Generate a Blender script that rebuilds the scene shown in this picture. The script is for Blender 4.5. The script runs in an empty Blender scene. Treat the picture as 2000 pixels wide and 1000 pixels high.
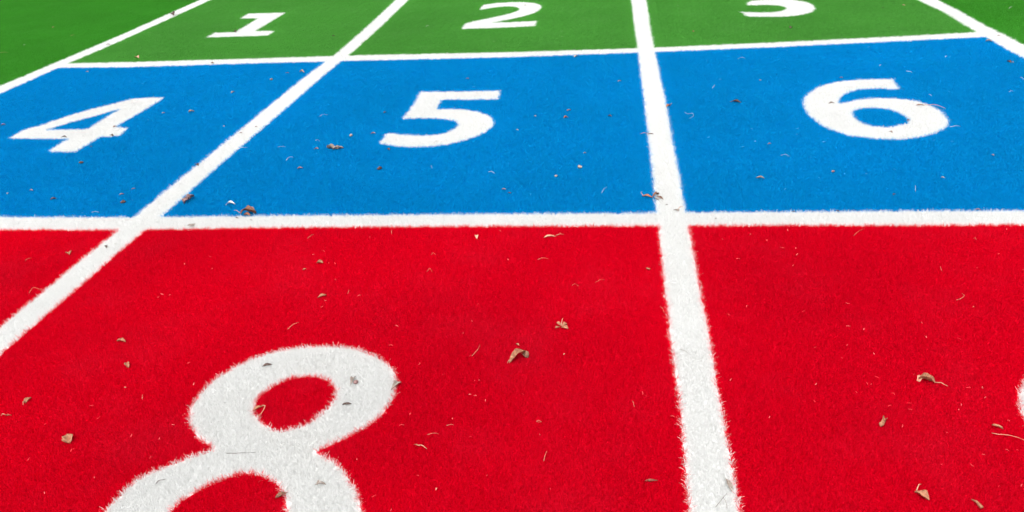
import bpy, math, random
import numpy as np

# ------------------------------------------------------------------ camera, sky, sun, exposure
scene = bpy.context.scene
PILE = 0.015                                    # height of the turf's visible top surface
F_PX, PITCH, ROLL, YAW = 1537.17, 1.0746, -0.0689, 0.1455
CAM = (4.6164, -3.0806, 1.5 + PILE)
cd = bpy.data.cameras.new('camera'); cam = bpy.data.objects.new('camera', cd)
scene.collection.objects.link(cam); scene.camera = cam
cd.sensor_width = 36.0; cd.lens = F_PX / 2000 * 36.0; cd.clip_start = 0.05; cd.clip_end = 400
def _rz(a): c, s = math.cos(a), math.sin(a); return np.array([[c, -s, 0], [s, c, 0], [0, 0, 1]])
def _rx(a): c, s = math.cos(a), math.sin(a); return np.array([[1, 0, 0], [0, c, -s], [0, s, c]])
ROT = _rz(YAW) @ _rx(PITCH) @ _rz(ROLL)
from mathutils import Matrix, Vector
cam.matrix_world = Matrix.Translation(CAM) @ Matrix(ROT.tolist()).to_4x4()

SUN_EL, SUN_AZ = math.radians(68), math.radians(196)     # azimuth measured from +Y, clockwise
w = bpy.data.worlds.new('World'); scene.world = w; w.use_nodes = True
nt = w.node_tree; nt.nodes.clear()
sky = nt.nodes.new('ShaderNodeTexSky'); sky.sky_type = 'NISHITA'; sky.sun_disc = False
sky.sun_elevation = SUN_EL; sky.sun_rotation = SUN_AZ
sky.air_density = 1.0; sky.dust_density = 6.0; sky.ozone_density = 1.0
hs = nt.nodes.new('ShaderNodeHueSaturation'); hs.inputs['Saturation'].default_value = 0.12   # overcast: nearly colourless sky
bg = nt.nodes.new('ShaderNodeBackground'); bg.inputs[1].default_value = 0.15
wo = nt.nodes.new('ShaderNodeOutputWorld')
nt.links.new(sky.outputs[0], hs.inputs['Color']); nt.links.new(hs.outputs[0], bg.inputs[0]); nt.links.new(bg.outputs[0], wo.inputs[0])
sl = bpy.data.lights.new('sun', 'SUN'); sl.energy = 1.5; sl.angle = math.radians(25); sl.color = (1.0, 0.97, 0.93)
so = bpy.data.objects.new('sun', sl); scene.collection.objects.link(so)
_d = Vector((math.sin(SUN_AZ) * math.cos(SUN_EL), math.cos(SUN_AZ) * math.cos(SUN_EL), math.sin(SUN_EL)))
so.rotation_euler = _d.to_track_quat('Z', 'Y').to_euler(); so.location = _d * 20
vs = scene.view_settings; vs.view_transform = 'Standard'; vs.look = 'None'; vs.gamma = 1.0; vs.use_curve_mapping = False
vs.exposure = 0.64
scene.cycles.use_adaptive_sampling = True; scene.cycles.adaptive_threshold = .035; scene.cycles.adaptive_min_samples = 24
scene.cycles.max_bounces = 4; scene.cycles.diffuse_bounces = 3; scene.cycles.glossy_bounces = 2; scene.cycles.transmission_bounces = 2

rng = np.random.default_rng(7); random.seed(7)

# ------------------------------------------------------------------ helpers
COL = scene.collection
def ground(P, h=PILE):
    """points of the photograph -> points (x, y) of the level turf surface"""
    P = np.atleast_2d(np.array(P, float))
    d = np.stack([(P[:, 0] - 1000) / F_PX, -(P[:, 1] - 500) / F_PX, -np.ones(len(P))], 1) @ ROT.T
    t = -(CAM[2] - h) / d[:, 2]
    return d[:, :2] * t[:, None] + [CAM[0], CAM[1]]
def tag(o, label=None, cat=None, group=None, kind=None):
    for k, v in (('label', label), ('category', cat), ('group', group), ('kind', kind)):
        if v: o[k] = v
    return o
def mesh_obj(name, verts, faces, mat, parent=None, smooth=False, loc=None):
    me = bpy.data.meshes.new(name); me.from_pydata([tuple(map(float, v)) for v in verts], [], faces); me.update()
    if mat: me.materials.append(mat)
    if smooth:
        for p in me.polygons: p.use_smooth = True
    o = bpy.data.objects.new(name, me); COL.objects.link(o)
    if parent: o.parent = parent
    if loc is not None: o.location = loc
    return o
def smooth_poly(P, closed=True, corner=48, n=2):
    """Chaikin smoothing that keeps sharp corners"""
    P = [np.array(p, float) for p in P]
    for _ in range(n):
        Q = []; m = len(P)
        for i in range(m):
            a, b, c = P[i - 1], P[i], P[(i + 1) % m]
            if not closed and i in (0, m - 1): Q.append(b); continue
            u, v = b - a, c - b
            nu, nv = np.linalg.norm(u), np.linalg.norm(v)
            ang = math.degrees(math.acos(max(-1, min(1, float(u @ v) / (nu * nv + 1e-12)))))
            if ang > corner: Q.append(b)
            else: Q.append(b - u * .25); Q.append(b + v * .25)
        P = Q
    return np.array(P)
def inside(pts, poly):
    """even-odd test, vectorised"""
    res = np.zeros(len(pts), bool)
    lo, hi = poly.min(0), poly.max(0)
    k = np.where((pts[:, 0] >= lo[0]) & (pts[:, 0] <= hi[0]) & (pts[:, 1] >= lo[1]) & (pts[:, 1] <= hi[1]))[0]
    if not len(k): return res
    x, y = pts[k, 0], pts[k, 1]; r = np.zeros(len(k), bool)
    for i in range(len(poly)):
        x0, y0 = poly[i - 1]; x1, y1 = poly[i]
        if y0 == y1: continue
        c = (y0 > y) != (y1 > y)
        r ^= c & (x < (x1 - x0) * (y - y0) / (y1 - y0) + x0)
    res[k] = r
    return res

# ------------------------------------------------------------------ materials
def new_mat(name):
    m = bpy.data.materials.new(name); m.use_nodes = True; t = m.node_tree
    return m, t, t.nodes['Principled BSDF']
def turf_mat(name, col, dusty, spread=0.25, sheet=False, dust=0.45, fade=(.90, 1.05)):
    """synthetic fibre: own colour, slight strand to strand variation, faint dusty worn patches"""
    m, t, b = new_mat(name); N, L = t.nodes, t.links
    geo = N.new('ShaderNodeNewGeometry')
    nz = N.new('ShaderNodeTexNoise'); nz.inputs['Scale'].default_value = 2.6; nz.inputs['Detail'].default_value = 6; nz.inputs['Roughness'].default_value = .65
    L.new(geo.outputs['Position'], nz.inputs['Vector'])
    rp = N.new('ShaderNodeMapRange'); rp.inputs[1].default_value = .48; rp.inputs[2].default_value = .72; rp.inputs[3].default_value = 0; rp.inputs[4].default_value = dust
    L.new(nz.outputs[0], rp.inputs[0])
    mx = N.new('ShaderNodeMix'); mx.data_type = 'RGBA'; mx.inputs[6].default_value = (*col, 1); mx.inputs[7].default_value = (*dusty, 1)
    L.new(rp.outputs[0], mx.inputs[0])
    if sheet:
        n2 = N.new('ShaderNodeTexNoise'); n2.inputs['Scale'].default_value = 120; n2.inputs['Detail'].default_value = 4
        L.new(geo.outputs['Position'], n2.inputs['Vector']); src = n2.outputs[0]
        bp = N.new('ShaderNodeBump'); bp.inputs['Strength'].default_value = .6; bp.inputs['Distance'].default_value = .006
        L.new(n2.outputs[0], bp.inputs['Height']); L.new(bp.outputs[0], b.inputs['Normal'])
    else:
        at = N.new('ShaderNodeAttribute'); at.attribute_name = 'shade'; src = at.outputs['Fac']
    vr = N.new('ShaderNodeMapRange'); vr.inputs[3].default_value = 1 - spread; vr.inputs[4].default_value = 1 + spread * .35
    L.new(src, vr.inputs[0])
    n3 = N.new('ShaderNodeTexNoise'); n3.inputs['Scale'].default_value = .9; n3.inputs['Detail'].default_value = 3      # uneven fading, roll to roll
    L.new(geo.outputs['Position'], n3.inputs['Vector'])
    f3 = N.new('ShaderNodeMapRange'); f3.inputs[1].default_value = .3; f3.inputs[2].default_value = .7; f3.inputs[3].default_value = fade[0]; f3.inputs[4].default_value = fade[1]
    L.new(n3.outputs[0], f3.inputs[0])
    ml = N.new('ShaderNodeMath'); ml.operation = 'MULTIPLY'; L.new(vr.outputs[0], ml.inputs[0]); L.new(f3.outputs[0], ml.inputs[1])
    hv = N.new('ShaderNodeHueSaturation'); L.new(ml.outputs[0], hv.inputs['Value']); L.new(mx.outputs[2], hv.inputs['Color'])
    L.new(hv.outputs[0], b.inputs['Base Color'])
    b.inputs['Roughness'].default_value = .5
    b.inputs['Specular IOR Level'].default_value = .05
    if not sheet:                                # thin plastic fibre lets light through
        tr = N.new('ShaderNodeBsdfTranslucent'); L.new(hv.outputs[0], tr.inputs[0])
        ms = N.new('ShaderNodeMixShader'); ms.inputs[0].default_value = .42
        L.new(b.outputs[0], ms.inputs[1]); L.new(tr.outputs[0], ms.inputs[2]); L.new(ms.outputs[0], N['Material Output'].inputs[0])
    return m
TURF = {
    'red':   ((0.775, 0.0003, 0.022), (0.79, 0.016, 0.055)),
    'blue':  ((0.0003, 0.335, 0.69), (0.004, 0.40, 0.76)),
    'green': ((0.074, 0.38, 0.038), (0.10, 0.42, 0.06)),
    'light green': ((0.116, 0.42, 0.070), (0.16, 0.47, 0.11)),
    'white': ((0.90, 0.905, 0.895), (0.87, 0.865, 0.845)),
}
MT = {k: turf_mat(k + ' turf fibre', *v, dust=(.22 if k == 'blue' else .34), spread={'white': .04, 'red': .08, 'blue': .12}.get(k, .26), fade={'white': (.945, .975), 'blue': (.97, 1.05)}.get(k, (.93, 1.05))) for k, v in TURF.items()}
MS = {k: turf_mat(k + ' turf backing', *v, sheet=True) for k, v in TURF.items()}
def litter_mat(name, col, col2, rough=.7, trans=0.0):
    m, t, b = new_mat(name); N, L = t.nodes, t.links
    tc = N.new('ShaderNodeTexCoord')
    nz = N.new('ShaderNodeTexNoise'); nz.inputs['Scale'].default_value = 90; nz.inputs['Detail'].default_value = 5
    L.new(tc.outputs['Object'], nz.inputs['Vector'])
    cr = N.new('ShaderNodeValToRGB'); cr.color_ramp.elements[0].position = .35; cr.color_ramp.elements[1].position = .68
    cr.color_ramp.elements[0].color = (*col2, 1); cr.color_ramp.elements[1].color = (*col, 1)
    L.new(nz.outputs[0], cr.inputs[0]); L.new(cr.outputs[0], b.inputs['Base Color'])
    bp = N.new('ShaderNodeBump'); bp.inputs['Strength'].default_value = .5; bp.inputs['Distance'].default_value = .002
    L.new(nz.outputs[0], bp.inputs['Height']); L.new(bp.outputs[0], b.inputs['Normal'])
    b.inputs['Roughness'].default_value = rough; b.inputs['Specular IOR Level'].default_value = .25
    return m
ML = {
    'tan':   litter_mat('dry tan leaf', (0.40, 0.185, 0.105), (0.19, 0.075, 0.04)),
    'brown': litter_mat('dry brown leaf', (0.25, 0.125, 0.08), (0.10, 0.045, 0.03)),
    'dark':  litter_mat('dark dry leaf', (0.12, 0.075, 0.06), (0.035, 0.022, 0.02)),
    'grey':  litter_mat('weathered grey leaf', (0.30, 0.25, 0.215), (0.12, 0.095, 0.08)),
    'mauve': litter_mat('faded mauve brown leaf', (0.33, 0.21, 0.19), (0.14, 0.08, 0.08)),
    'pale':  litter_mat('bleached pale leaf', (0.46, 0.39, 0.33), (0.22, 0.17, 0.14)),
    'straw': litter_mat('dry straw', (0.60, 0.34, 0.24), (0.45, 0.23, 0.15)),
    'white': litter_mat('bleached white scrap', (0.78, 0.77, 0.74), (0.52, 0.50, 0.47)),
}

# ------------------------------------------------------------------ court lines traced on the turf plane
V_EDGES = [
    ([(0, 167), (112, 120), (240, 66), (389, 0)], [(0, 182), (112, 132), (240, 77), (410, 0)]),
    ([(772, 0), (718, 50), (661, 100), (594, 150), (532, 200), (471, 250), (410, 300), (348, 350), (287, 400), (264, 420), (227, 450), (165, 500), (105, 550), (43, 600), (0, 635)],
     [(797, 0), (745, 50), (689, 100), (628, 150), (570, 200), (511, 250), (452, 300), (395, 350), (338, 400), (312, 422), (277, 452), (219, 500), (162, 550), (104, 600), (44, 650), (0, 688)]),
    ([(1233, 0), (1239, 50), (1246, 97), (1252, 150), (1259, 200), (1264, 250), (1270, 300), (1276, 350), (1281, 400), (1287, 450), (1293, 500), (1298, 550), (1304, 600), (1309, 650), (1316, 700), (1322, 750), (1329, 800), (1333, 850), (1338, 900), (1343, 950), (1347, 1000)],
     [(1263, 0), (1270, 50), (1279, 97), (1290, 150), (1301, 200), (1309, 250), (1319, 300), (1329, 350), (1337, 400), (1347, 450), (1356, 500), (1365, 550), (1375, 600), (1385, 650), (1393, 700), (1401, 750), (1410, 800), (1419, 850), (1430, 900), (1438, 950), (1446, 1000)]),
    ([(1794, 0), (1842, 22), (1875, 42), (1905, 60), (1927, 72), (1962, 92), (2000, 112)], [(1834, 0), (1875, 21), (1925, 49), (1962, 67), (2000, 86)]),
]
H_EDGES = [
    ([(0, 422), (260, 422.5), (500, 419.5), (750, 417.5), (1000, 415.5), (1280, 414), (1500, 411.5), (1750, 410), (2000, 409)],
     [(0, 446), (240, 447), (500, 442.5), (750, 440.5), (1000, 439), (1280, 438.5), (1500, 437.5), (1750, 437.5), (2000, 436)]),
    ([(135, 123), (250, 120.5), (500, 113.5), (680, 107.5), (1000, 101), (1240, 93.5), (1500, 82.5), (1750, 70.5), (1905, 62)],
     [(112, 131.5), (250, 130.5), (500, 122.5), (680, 118), (1000, 110.5), (1250, 101.5), (1500, 91.5), (1750, 79.5), (1925, 71)]),
]
Y_TOP, Y_BOT = 5.95, -2.93
def extend(W, axis, lo, hi):
    """sort a traced edge along an axis and carry it straight on to lo and hi"""
    W = W[np.argsort(W[:, axis])]
    k = max(1, len(W) // 3)
    o = 1 - axis
    def ext(a, b, t):
        s = (b[o] - a[o]) / (b[axis] - a[axis]); p = np.zeros(2); p[axis] = t; p[o] = b[o] + s * (t - b[axis]); return p
    out = list(W)
    if W[0, axis] > lo: out.insert(0, ext(W[k], W[0], lo))
    if W[-1, axis] < hi: out.append(ext(W[-1 - k], W[-1], hi))
    return np.array(out)
VW = [(extend(ground(a), 1, Y_BOT - .07, Y_TOP + .07), extend(ground(b), 1, Y_BOT - .07, Y_TOP + .07)) for a, b in V_EDGES]
def vcen(k, y): a, b = VW[k]; return .5 * (np.interp(y, a[:, 1], a[:, 0]) + np.interp(y, b[:, 1], b[:, 0]))
x_lo, x_hi = 0.0, float(vcen(3, 0.0))
HW = [(extend(ground(a), 0, float(vcen(0, 0.0 if j == 0 else 2.9)) - .02, float(vcen(3, 0.0 if j == 0 else 2.9)) + .02),
       extend(ground(b), 0, float(vcen(0, 0.0 if j == 0 else 2.9)) - .02, float(vcen(3, 0.0 if j == 0 else 2.9)) + .02)) for j, (a, b) in enumerate(H_EDGES)]
def hcen(j, x): a, b = HW[j]; return .5 * (np.interp(x, a[:, 0], a[:, 1]) + np.interp(x, b[:, 0], b[:, 1]))
V_POLY = [np.vstack([a, b[::-1]]) for a, b in VW]
H_POLY = [np.vstack([a, b[::-1]]) for a, b in HW]
for yy in (Y_BOT, Y_TOP):                      # the court's first and last line, just outside the picture
    xa, xb = float(vcen(0, yy)), float(vcen(3, yy))
    H_POLY.append(np.array([(xa, yy - .06), (xb, yy - .06), (xb, yy + .06), (xa, yy + .06)]))

# ------------------------------------------------------------------ the numbers, traced on the turf plane
DIG = {
 1: ([[(469,35.5),(485,26),(558,24),(499,59.5),(536,60),(523,68.5),(403,72.5),(420,63),(459,62),(504,35)]], 48),
 2: ([[(650+x/2.857, y/2.857) for x, y in [(820,52),(840,25),(920,14),(1010,9),(1090,10),(1150,20),(1168,36),(1150,58),(1090,82),(1000,104),(880,124),(1000,121),(1138,114),(1130,142),(1000,150),(720,159),(735,130),(780,118),(880,98),(980,76),(1030,60),(1046,46),(1020,35),(970,33),(900,39)]]], 60),
 3: ([[(1446,22),(1475,23.5),(1507,23.5),(1527,21),(1538,16),(1532,11.5),(1512,9),(1485,9),(1460,9.5),(1457,4.5),(1472,-1),(1510,-4),(1532,-8),(1540,-13),(1530,-18),(1500,-20),(1462,-17),(1460,-22),(1485,-28),(1525,-30),(1562,-26),(1582,-17),(1575,-8),(1548,-1),(1566,1),(1582,5),(1592,12),(1592,18),(1584,24),(1560,29),(1530,32),(1490,32),(1458,31)]], 60),
 4: ([[(16,269),(45,253),(75,245),(125,227.5),(175,212.5),(225,201),(262,191),(320,188.5),(304,200),(262,225),(226,246),(251,249),(230,265),(195,266),(165,284),(145,295.5),(95,294.5),(110,282.5),(135,269.5),(75,270)],
      [(90,252.5),(140,237),(190,224),(235,211),(212,224),(170,251.5),(125,252)]], 28),
 5: ([[(821,178.5),(900,177.5),(977.5,176),(972.5,192),(920,193),(862,193),(852.5,212.5),(875,211.5),(900,212),(925,215),(948,221),(961,229),(965,238),(957.5,250),(935,263),(900,275),(850,284),(800,285.5),(765,283),(740,278),(757,257.5),(787,262),(825,263.5),(855,261.5),(877,256),(892,247),(895,240),(888,234.5),(872,231),(850,229.5),(820,229.5),(785,231),(807,204)]], 50),
 6: ([[(1743,154),(1758,172.5),(1712,171),(1680,172.5),(1655,178.5),(1640,189),(1637,200.5),(1650,200),(1672,193.5),(1712,190),(1762,191),(1800,197.5),(1830,210),(1847,224),(1854,236),(1847,249),(1825,259),(1787,267.5),(1750,270.5),(1700,268.5),(1660,262.5),(1625,252.5),(1600,240),(1582,225),(1571,209),(1567.5,196),(1577,183),(1595,170),(1620,161),(1655,155.5),(1712,153)],
      [(1661,219),(1672,211.5),(1692,209),(1712,208.5),(1737,211),(1762,220),(1777,232),(1773,239),(1757,244),(1732,247.5),(1700,244.5),(1675,235)]], 55),
 8: ([[(637,673),(676,674),(718,686),(753,703),(772,725),(776,750),(763,783),(735,816),(697,840),(651,861),(614,877),(648,896),(672,915),(690,947),(703,982),(710,1020),(708,1060),(690,1110),(645,1160),(565,1203),(455,1225),(340,1222),(245,1192),(190,1142),(172,1085),(180,1030),(201,993),(223,972),(246,951),(278,926),(316,909),(358,893),(393,882),(419,874),(389,852),(370,831),(366,807),(377,783),(396,760),(412,742),(440,723),(474,706),(510,690),(550,680),(592,674)],
      [(494,792),(504,771),(532,749),(567,734),(606,729),(636,735),(655,750),(657,768),(641,793),(611,819),(578,833),(541,840),(525,833),(508,820),(496,806)],
      [(326,1000),(343,981),(371,960),(410,940),(452,924),(487,919),(518,926),(543,941),(556,963),(560,1000),(556,1040),(530,1080),(470,1115),(390,1125),(330,1105),(305,1060),(308,1025)]], 55),
}
DIG[3] = ([[(x, y * .45 if y < 0 else y) for x, y in DIG[3][0][0]]], 60)
DIGW = {k: [smooth_poly(ground(p), corner=c) for p in ps] for k, (ps, c) in DIG.items()}
six_c = .5 * (DIGW[6][0].min(0) + DIGW[6][0].max(0))
nine = [2 * six_c - p for p in DIGW[6]]
DIGW[9] = [p + (np.array((6.08, -1.475)) - six_c) for p in nine]      # turned half round, a nine
DIGW[7] = [np.array([(0.80, -0.98), (1.62, -0.98), (1.62, -1.16), (1.20, -2.02), (0.98, -2.02), (1.38, -1.17), (0.80, -1.17)])]

# ------------------------------------------------------------------ ground, coloured fields, lines and numbers (sheets)
R_BIG = 60
def sheet(name, poly, z, mat, holes=()):
    import bmesh
    from mathutils.geometry import tessellate_polygon
    rings = [[Vector((p[0], p[1], 0)) for p in r] for r in (poly, *holes)]
    flat = [v for r in rings for v in r]
    tris = tessellate_polygon(rings)
    c = np.mean(np.array(poly), 0)
    fs = []
    for a, b, d in tris:
        A, B, D = flat[a], flat[b], flat[d]
        fs.append((a, b, d) if (B - A).cross(D - A).z > 0 else (a, d, b))
    return mesh_obj(name, [(v.x - c[0], v.y - c[1], 0) for v in flat], fs, mat, loc=(c[0], c[1], z))
grd = mesh_obj('ground', [(-R_BIG, -R_BIG, 0), (R_BIG, -R_BIG, 0), (R_BIG, R_BIG, 0), (-R_BIG, R_BIG, 0)], [(0, 1, 2, 3)], MS['green'], loc=(0, 0, -.0015))
tag(grd, kind='structure')
rows = ['red', 'blue', 'light green']
def row_y(j, x): return [Y_BOT + 0 * x, hcen(0, x), hcen(1, x), Y_TOP + 0 * x][j]
field = {}
for r in range(3):
    for c in range(3):
        ys0 = [float(row_y(r, vcen(c + i, 0.0 if r < 2 else 3.0))) for i in (0, 1)]
        def corner(j, k):
            y = 0.0
            for _ in range(6): x = float(vcen(k, y)); y = float(row_y(j, np.float64(x)))
            return (x, y)
        A, B, C, D = corner(r, c), corner(r, c + 1), corner(r + 1, c + 1), corner(r + 1, c)
        ring = [(float(x), float(row_y(r, x))) for x in np.linspace(A[0], B[0], 9)]
        ring += [(float(vcen(c + 1, y)), float(y)) for y in np.linspace(B[1], C[1], 9)[1:]]
        ring += [(float(x), float(row_y(r + 1, x))) for x in np.linspace(C[0], D[0], 9)[1:]]
        ring += [(float(vcen(c, y)), float(y)) for y in np.linspace(D[1], A[1], 9)[1:-1]]
        f = sheet(rows[r].split()[-1] + '_turf', ring, 0.0, MS[rows[r]]); tag(f, kind='structure'); field[(r, c)] = f
VL = ['white turf line at far left with green turf on its outer side',
      'long slanting white turf line from below the 4 up past the 1',
      'broad near vertical white turf line between the 5 and the 6',
      'white turf line at upper right corner with green turf beyond it']
HL = ['white turf line across the picture between blue and red fields',
      'thinner looking far white turf line between green and blue fields',
      'nearest cross line of white turf closing off the red fields',
      'farthest cross line of white turf closing off the green fields']
vline = [tag(sheet('white_line', p, .003, MS['white']), l, 'line', 'white lines of the court') for p, l in zip(V_POLY, VL)]
hline = [tag(sheet('white_line', p, .0015, MS['white']), l, 'line', 'white lines of the court') for p, l in zip(H_POLY, HL)]
fieldname = {0: 'red', 1: 'blue', 2: 'green'}
dobj = {}
DL = {1: 'white turf numeral one with short flag and flat foot, on green', 2: 'white turf numeral two with curved neck and flat base, on green',
      3: 'white turf numeral three cut off by the top edge, on green', 4: 'white turf numeral four with a slanting open triangle, on blue',
      5: 'white turf numeral five with straight top bar and wide bowl, on blue', 6: 'white turf numeral six with one closed oval loop, on blue',
      7: 'white turf numeral seven in the left hand red field', 8: 'very large white turf numeral eight with two loops, on red',
      9: 'white turf numeral nine at the right edge, on red'}
for k, rings in sorted(DIGW.items()):
    r = {1: 2, 2: 2, 3: 2, 4: 1, 5: 1, 6: 1, 7: 0, 8: 0, 9: 0}[k]
    o = sheet('number_' + ['', 'one', 'two', 'three', 'four', 'five', 'six', 'seven', 'eight', 'nine'][k], rings[0], .0015, MS['white'], rings[1:])
    dobj[k] = tag(o, DL[k], 'number', 'white numbers on the court')

# ------------------------------------------------------------------ turf pile: fibres standing on every sheet
def blades(r, out, n, cx_, cy_, sc, spread, tilt, hmul=1.0):
    """n fibres of one tuft at (cx_, cy_): narrow bent strips, collected into out = (verts, faces, shades)"""
    vs_, fs_, sh_ = out
    tx, ty = r.normal(0, tilt), r.normal(0, tilt); ts = r.uniform()
    for i in range(n):
        a = r.uniform(0, 2 * math.pi); rad = .0034 * sc * math.sqrt(r.uniform())
        bx, by = cx_ + rad * math.cos(a), cy_ + rad * math.sin(a)
        h = r.uniform(.0125, .0170) * hmul; o_ = spread * r.uniform(.1, 1.0) * h
        if r.uniform() < .08: h *= 1.12; o_ *= 1.5
        da = a + r.normal(0, .9); dx, dy = math.cos(da), math.sin(da)
        wa = r.uniform(0, math.pi); wx, wy = math.cos(wa), math.sin(wa)
        hw = r.uniform(.00045, .00075) * sc; b0 = len(vs_); s_ = .5 * ts + .5 * r.uniform()
        for t, k in ((0, 1.0), (.55, .95), (1, .4)):
            q = o_ * t ** 1.7; z = h * t - .25 * o_ * t * t
            for sg in (-1, 1):
                vs_.append((bx + dx * q + tx * z + sg * wx * hw * k, by + dy * q + ty * z + sg * wy * hw * k, z)); sh_.append(s_)
        fs_ += [(b0, b0 + 1, b0 + 3, b0 + 2), (b0 + 2, b0 + 3, b0 + 5, b0 + 4)]
def fibre_mesh(name, out, mat):
    vs_, fs_, sh_ = out
    me = bpy.data.meshes.new(name); me.from_pydata(vs_, [], fs_); me.update(); me.materials.append(mat)
    me.attributes.new('shade', 'FLOAT', 'POINT').data.foreach_set('value', np.array(sh_, np.float32))
    me.polygons.foreach_set('use_smooth', [True] * len(me.polygons))
    return me
TILE, SPC, NVAR = .10, (.0052, .0064, .0085, .0115), 3
G2 = 1.32471795724474602596
tuft_col, base_out = {}, {}
for v in range(NVAR * 4):                      # square swatches of pile, four densities
    c, r = v // NVAR, np.random.default_rng(50 + v); o = ([], [], [])
    nn = int(TILE ** 2 / SPC[c] ** 2); off = r.uniform(size=2)
    for i in range(nn):
        x = ((off[0] + i / G2) % 1 - .5) * TILE + r.normal(0, .2) * SPC[c]; y = ((off[1] + i / G2 ** 2) % 1 - .5) * TILE + r.normal(0, .2) * SPC[c]
        blades(r, o, 12, x, y, SPC[c] / .0060, .6, .13)
    base_out[v] = o
for v in range(8):                             # single tufts for the borders between colours, four neat and four unruly
    r = np.random.default_rng(90 + v); o = ([], [], [])
    blades(r, o, 10 if v < 4 else 9, 0, 0, 1.0, .65 if v < 4 else 1.0, .05, 1.0 if v < 4 else 1.08)
    base_out[NVAR * 4 + v] = o
for k in MT:
    c = bpy.data.collections.new(k + ' tufts')
    for v, o in base_out.items():
        c.objects.link(bpy.data.objects.new(f'{k}_tuft_{v:02d}', fibre_mesh(f'{k}_tuft_{v:02d}', o, MT[k])))
    tuft_col[k] = c
def scatter_group(key):
    g = bpy.data.node_groups.new('turf pile ' + key, 'GeometryNodeTree')
    g.interface.new_socket('Geometry', in_out='INPUT', socket_type='NodeSocketGeometry')
    g.interface.new_socket('Geometry', in_out='OUTPUT', socket_type='NodeSocketGeometry')
    N, L = g.nodes, g.links
    i = N.new('NodeGroupInput'); o = N.new('NodeGroupOutput')
    ci = N.new('GeometryNodeCollectionInfo'); ci.inputs['Collection'].default_value = tuft_col[key]
    ci.inputs['Separate Children'].default_value = True; ci.inputs['Reset Children'].default_value = True
    ip = N.new('GeometryNodeInstanceOnPoints'); ip.inputs['Pick Instance'].default_value = True
    def attr(n, t):
        a = N.new('GeometryNodeInputNamedAttribute'); a.data_type = t; a.inputs['Name'].default_value = n; return a.outputs['Attribute']
    er = N.new('FunctionNodeEulerToRotation')
    L.new(attr('rot', 'FLOAT_VECTOR'), er.inputs[0])
    L.new(i.outputs[0], ip.inputs['Points']); L.new(ci.outputs[0], ip.inputs['Instance'])
    L.new(attr('variant', 'INT'), ip.inputs['Instance Index'])
    L.new(er.outputs[0], ip.inputs['Rotation']); L.new(attr('size', 'FLOAT_VECTOR'), ip.inputs['Scale'])
    L.new(ip.outputs[0], o.inputs[0])
    return g
SG = {k: scatter_group(k) for k in MT}

sheets = [(grd, 'green', -.0015)] + [(f, rows[r], 0.0) for (r, c), f in field.items()]
i_h = len(sheets); sheets += [(o, 'white', .0015) for o in hline]
i_v = len(sheets); sheets += [(o, 'white', .003) for o in vline]
i_d = len(sheets); sheets += [(dobj[k], 'white', .0015) for k in sorted(DIGW)]
def classify(P):
    own = np.zeros(len(P), int)
    inx = (P[:, 0] > vcen(0, P[:, 1])) & (P[:, 0] < vcen(3, P[:, 1])) & (P[:, 1] > Y_BOT) & (P[:, 1] < Y_TOP)
    cm = (P[:, 0] > vcen(1, P[:, 1])).astype(int) + (P[:, 0] > vcen(2, P[:, 1]))
    rm = (P[:, 1] > hcen(0, P[:, 0])).astype(int) + (P[:, 1] > hcen(1, P[:, 0]))
    own[inx] = 1 + (rm * 3 + cm)[inx]
    for i, p in enumerate(H_POLY): own[inside(P, p)] = i_h + i
    for i, p in enumerate(V_POLY): own[inside(P, p)] = i_v + i
    for i, k in enumerate(sorted(DIGW)):
        m = inside(P, DIGW[k][0])
        for h in DIGW[k][1:]: m &= ~inside(P, h)
        own[m] = i_d + i
    return own
def reach(P, pad=0.0):
    """what the picture and a step or two to either side can show"""
    q = P - np.array(CAM[:2])
    cx = q @ np.array([math.cos(YAW), math.sin(YAW)]); cy = q @ np.array([-math.sin(YAW), math.cos(YAW)])
    return (np.abs(cx + .1) < .80 * cy + 1.1 + pad) & (cy > .85 - pad)
def slant(P): return np.sqrt(((P - np.array(CAM[:2])) ** 2).sum(1) + CAM[2] ** 2)
bx0, bx1, by0, by1 = -4.2, 9.2, -2.6, 7.4
nx, ny = int(round((bx1 - bx0) / TILE)), int(round((by1 - by0) / TILE))
tx, ty = np.meshgrid(np.arange(nx), np.arange(ny)); T = np.stack([bx0 + (tx.ravel() + .5) * TILE, by0 + (ty.ravel() + .5) * TILE], 1)
town = classify(T); tkeep = reach(T, .1)
white_of = np.array([s_[1] == 'white' for s_ in sheets]); keyid = np.array([['red', 'blue', 'green', 'white', 'light green'].index(s_[1]) for s_ in sheets])
pure = np.ones(len(T), bool)
for ox in np.linspace(-1, 1, 7):
    for oy in np.linspace(-1, 1, 7):
        pure &= classify(T + np.array([ox, oy]) * (TILE / 2 + .014)) == town
tcls = np.digitize(slant(T) * rng.uniform(.9, 1.1, len(T)), (2.7, 3.9, 6.0))
# single tufts where colours meet
DMAX = 37000
n = int((bx1 - bx0) * (by1 - by0) * DMAX); ii = np.arange(1, n + 1)
P = np.stack([bx0 + (bx1 - bx0) * ((.5 + ii / G2) % 1), by0 + (by1 - by0) * ((.5 + ii / G2 ** 2) % 1)], 1)
ti = np.clip(((P[:, 0] - bx0) / TILE).astype(int), 0, nx - 1) + nx * np.clip(((P[:, 1] - by0) / TILE).astype(int), 0, ny - 1)
k_ = (~pure & tkeep)[ti]; P, ii = P[k_], ii[k_]
space = np.interp(slant(P), (1.9, 2.7, 3.9, 6.0, 9.0), (.0052, .0056, .0068, .0088, .0115))
fine = np.minimum(space, .0078)                 # cut edges keep their fine tufts however far off
k_ = ii / n < (1 / fine ** 2) / DMAX; P, space, fine, ii = P[k_], space[k_], fine[k_], ii[k_]
P = P + rng.normal(0, 1, P.shape) * (fine * .2)[:, None]
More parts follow.
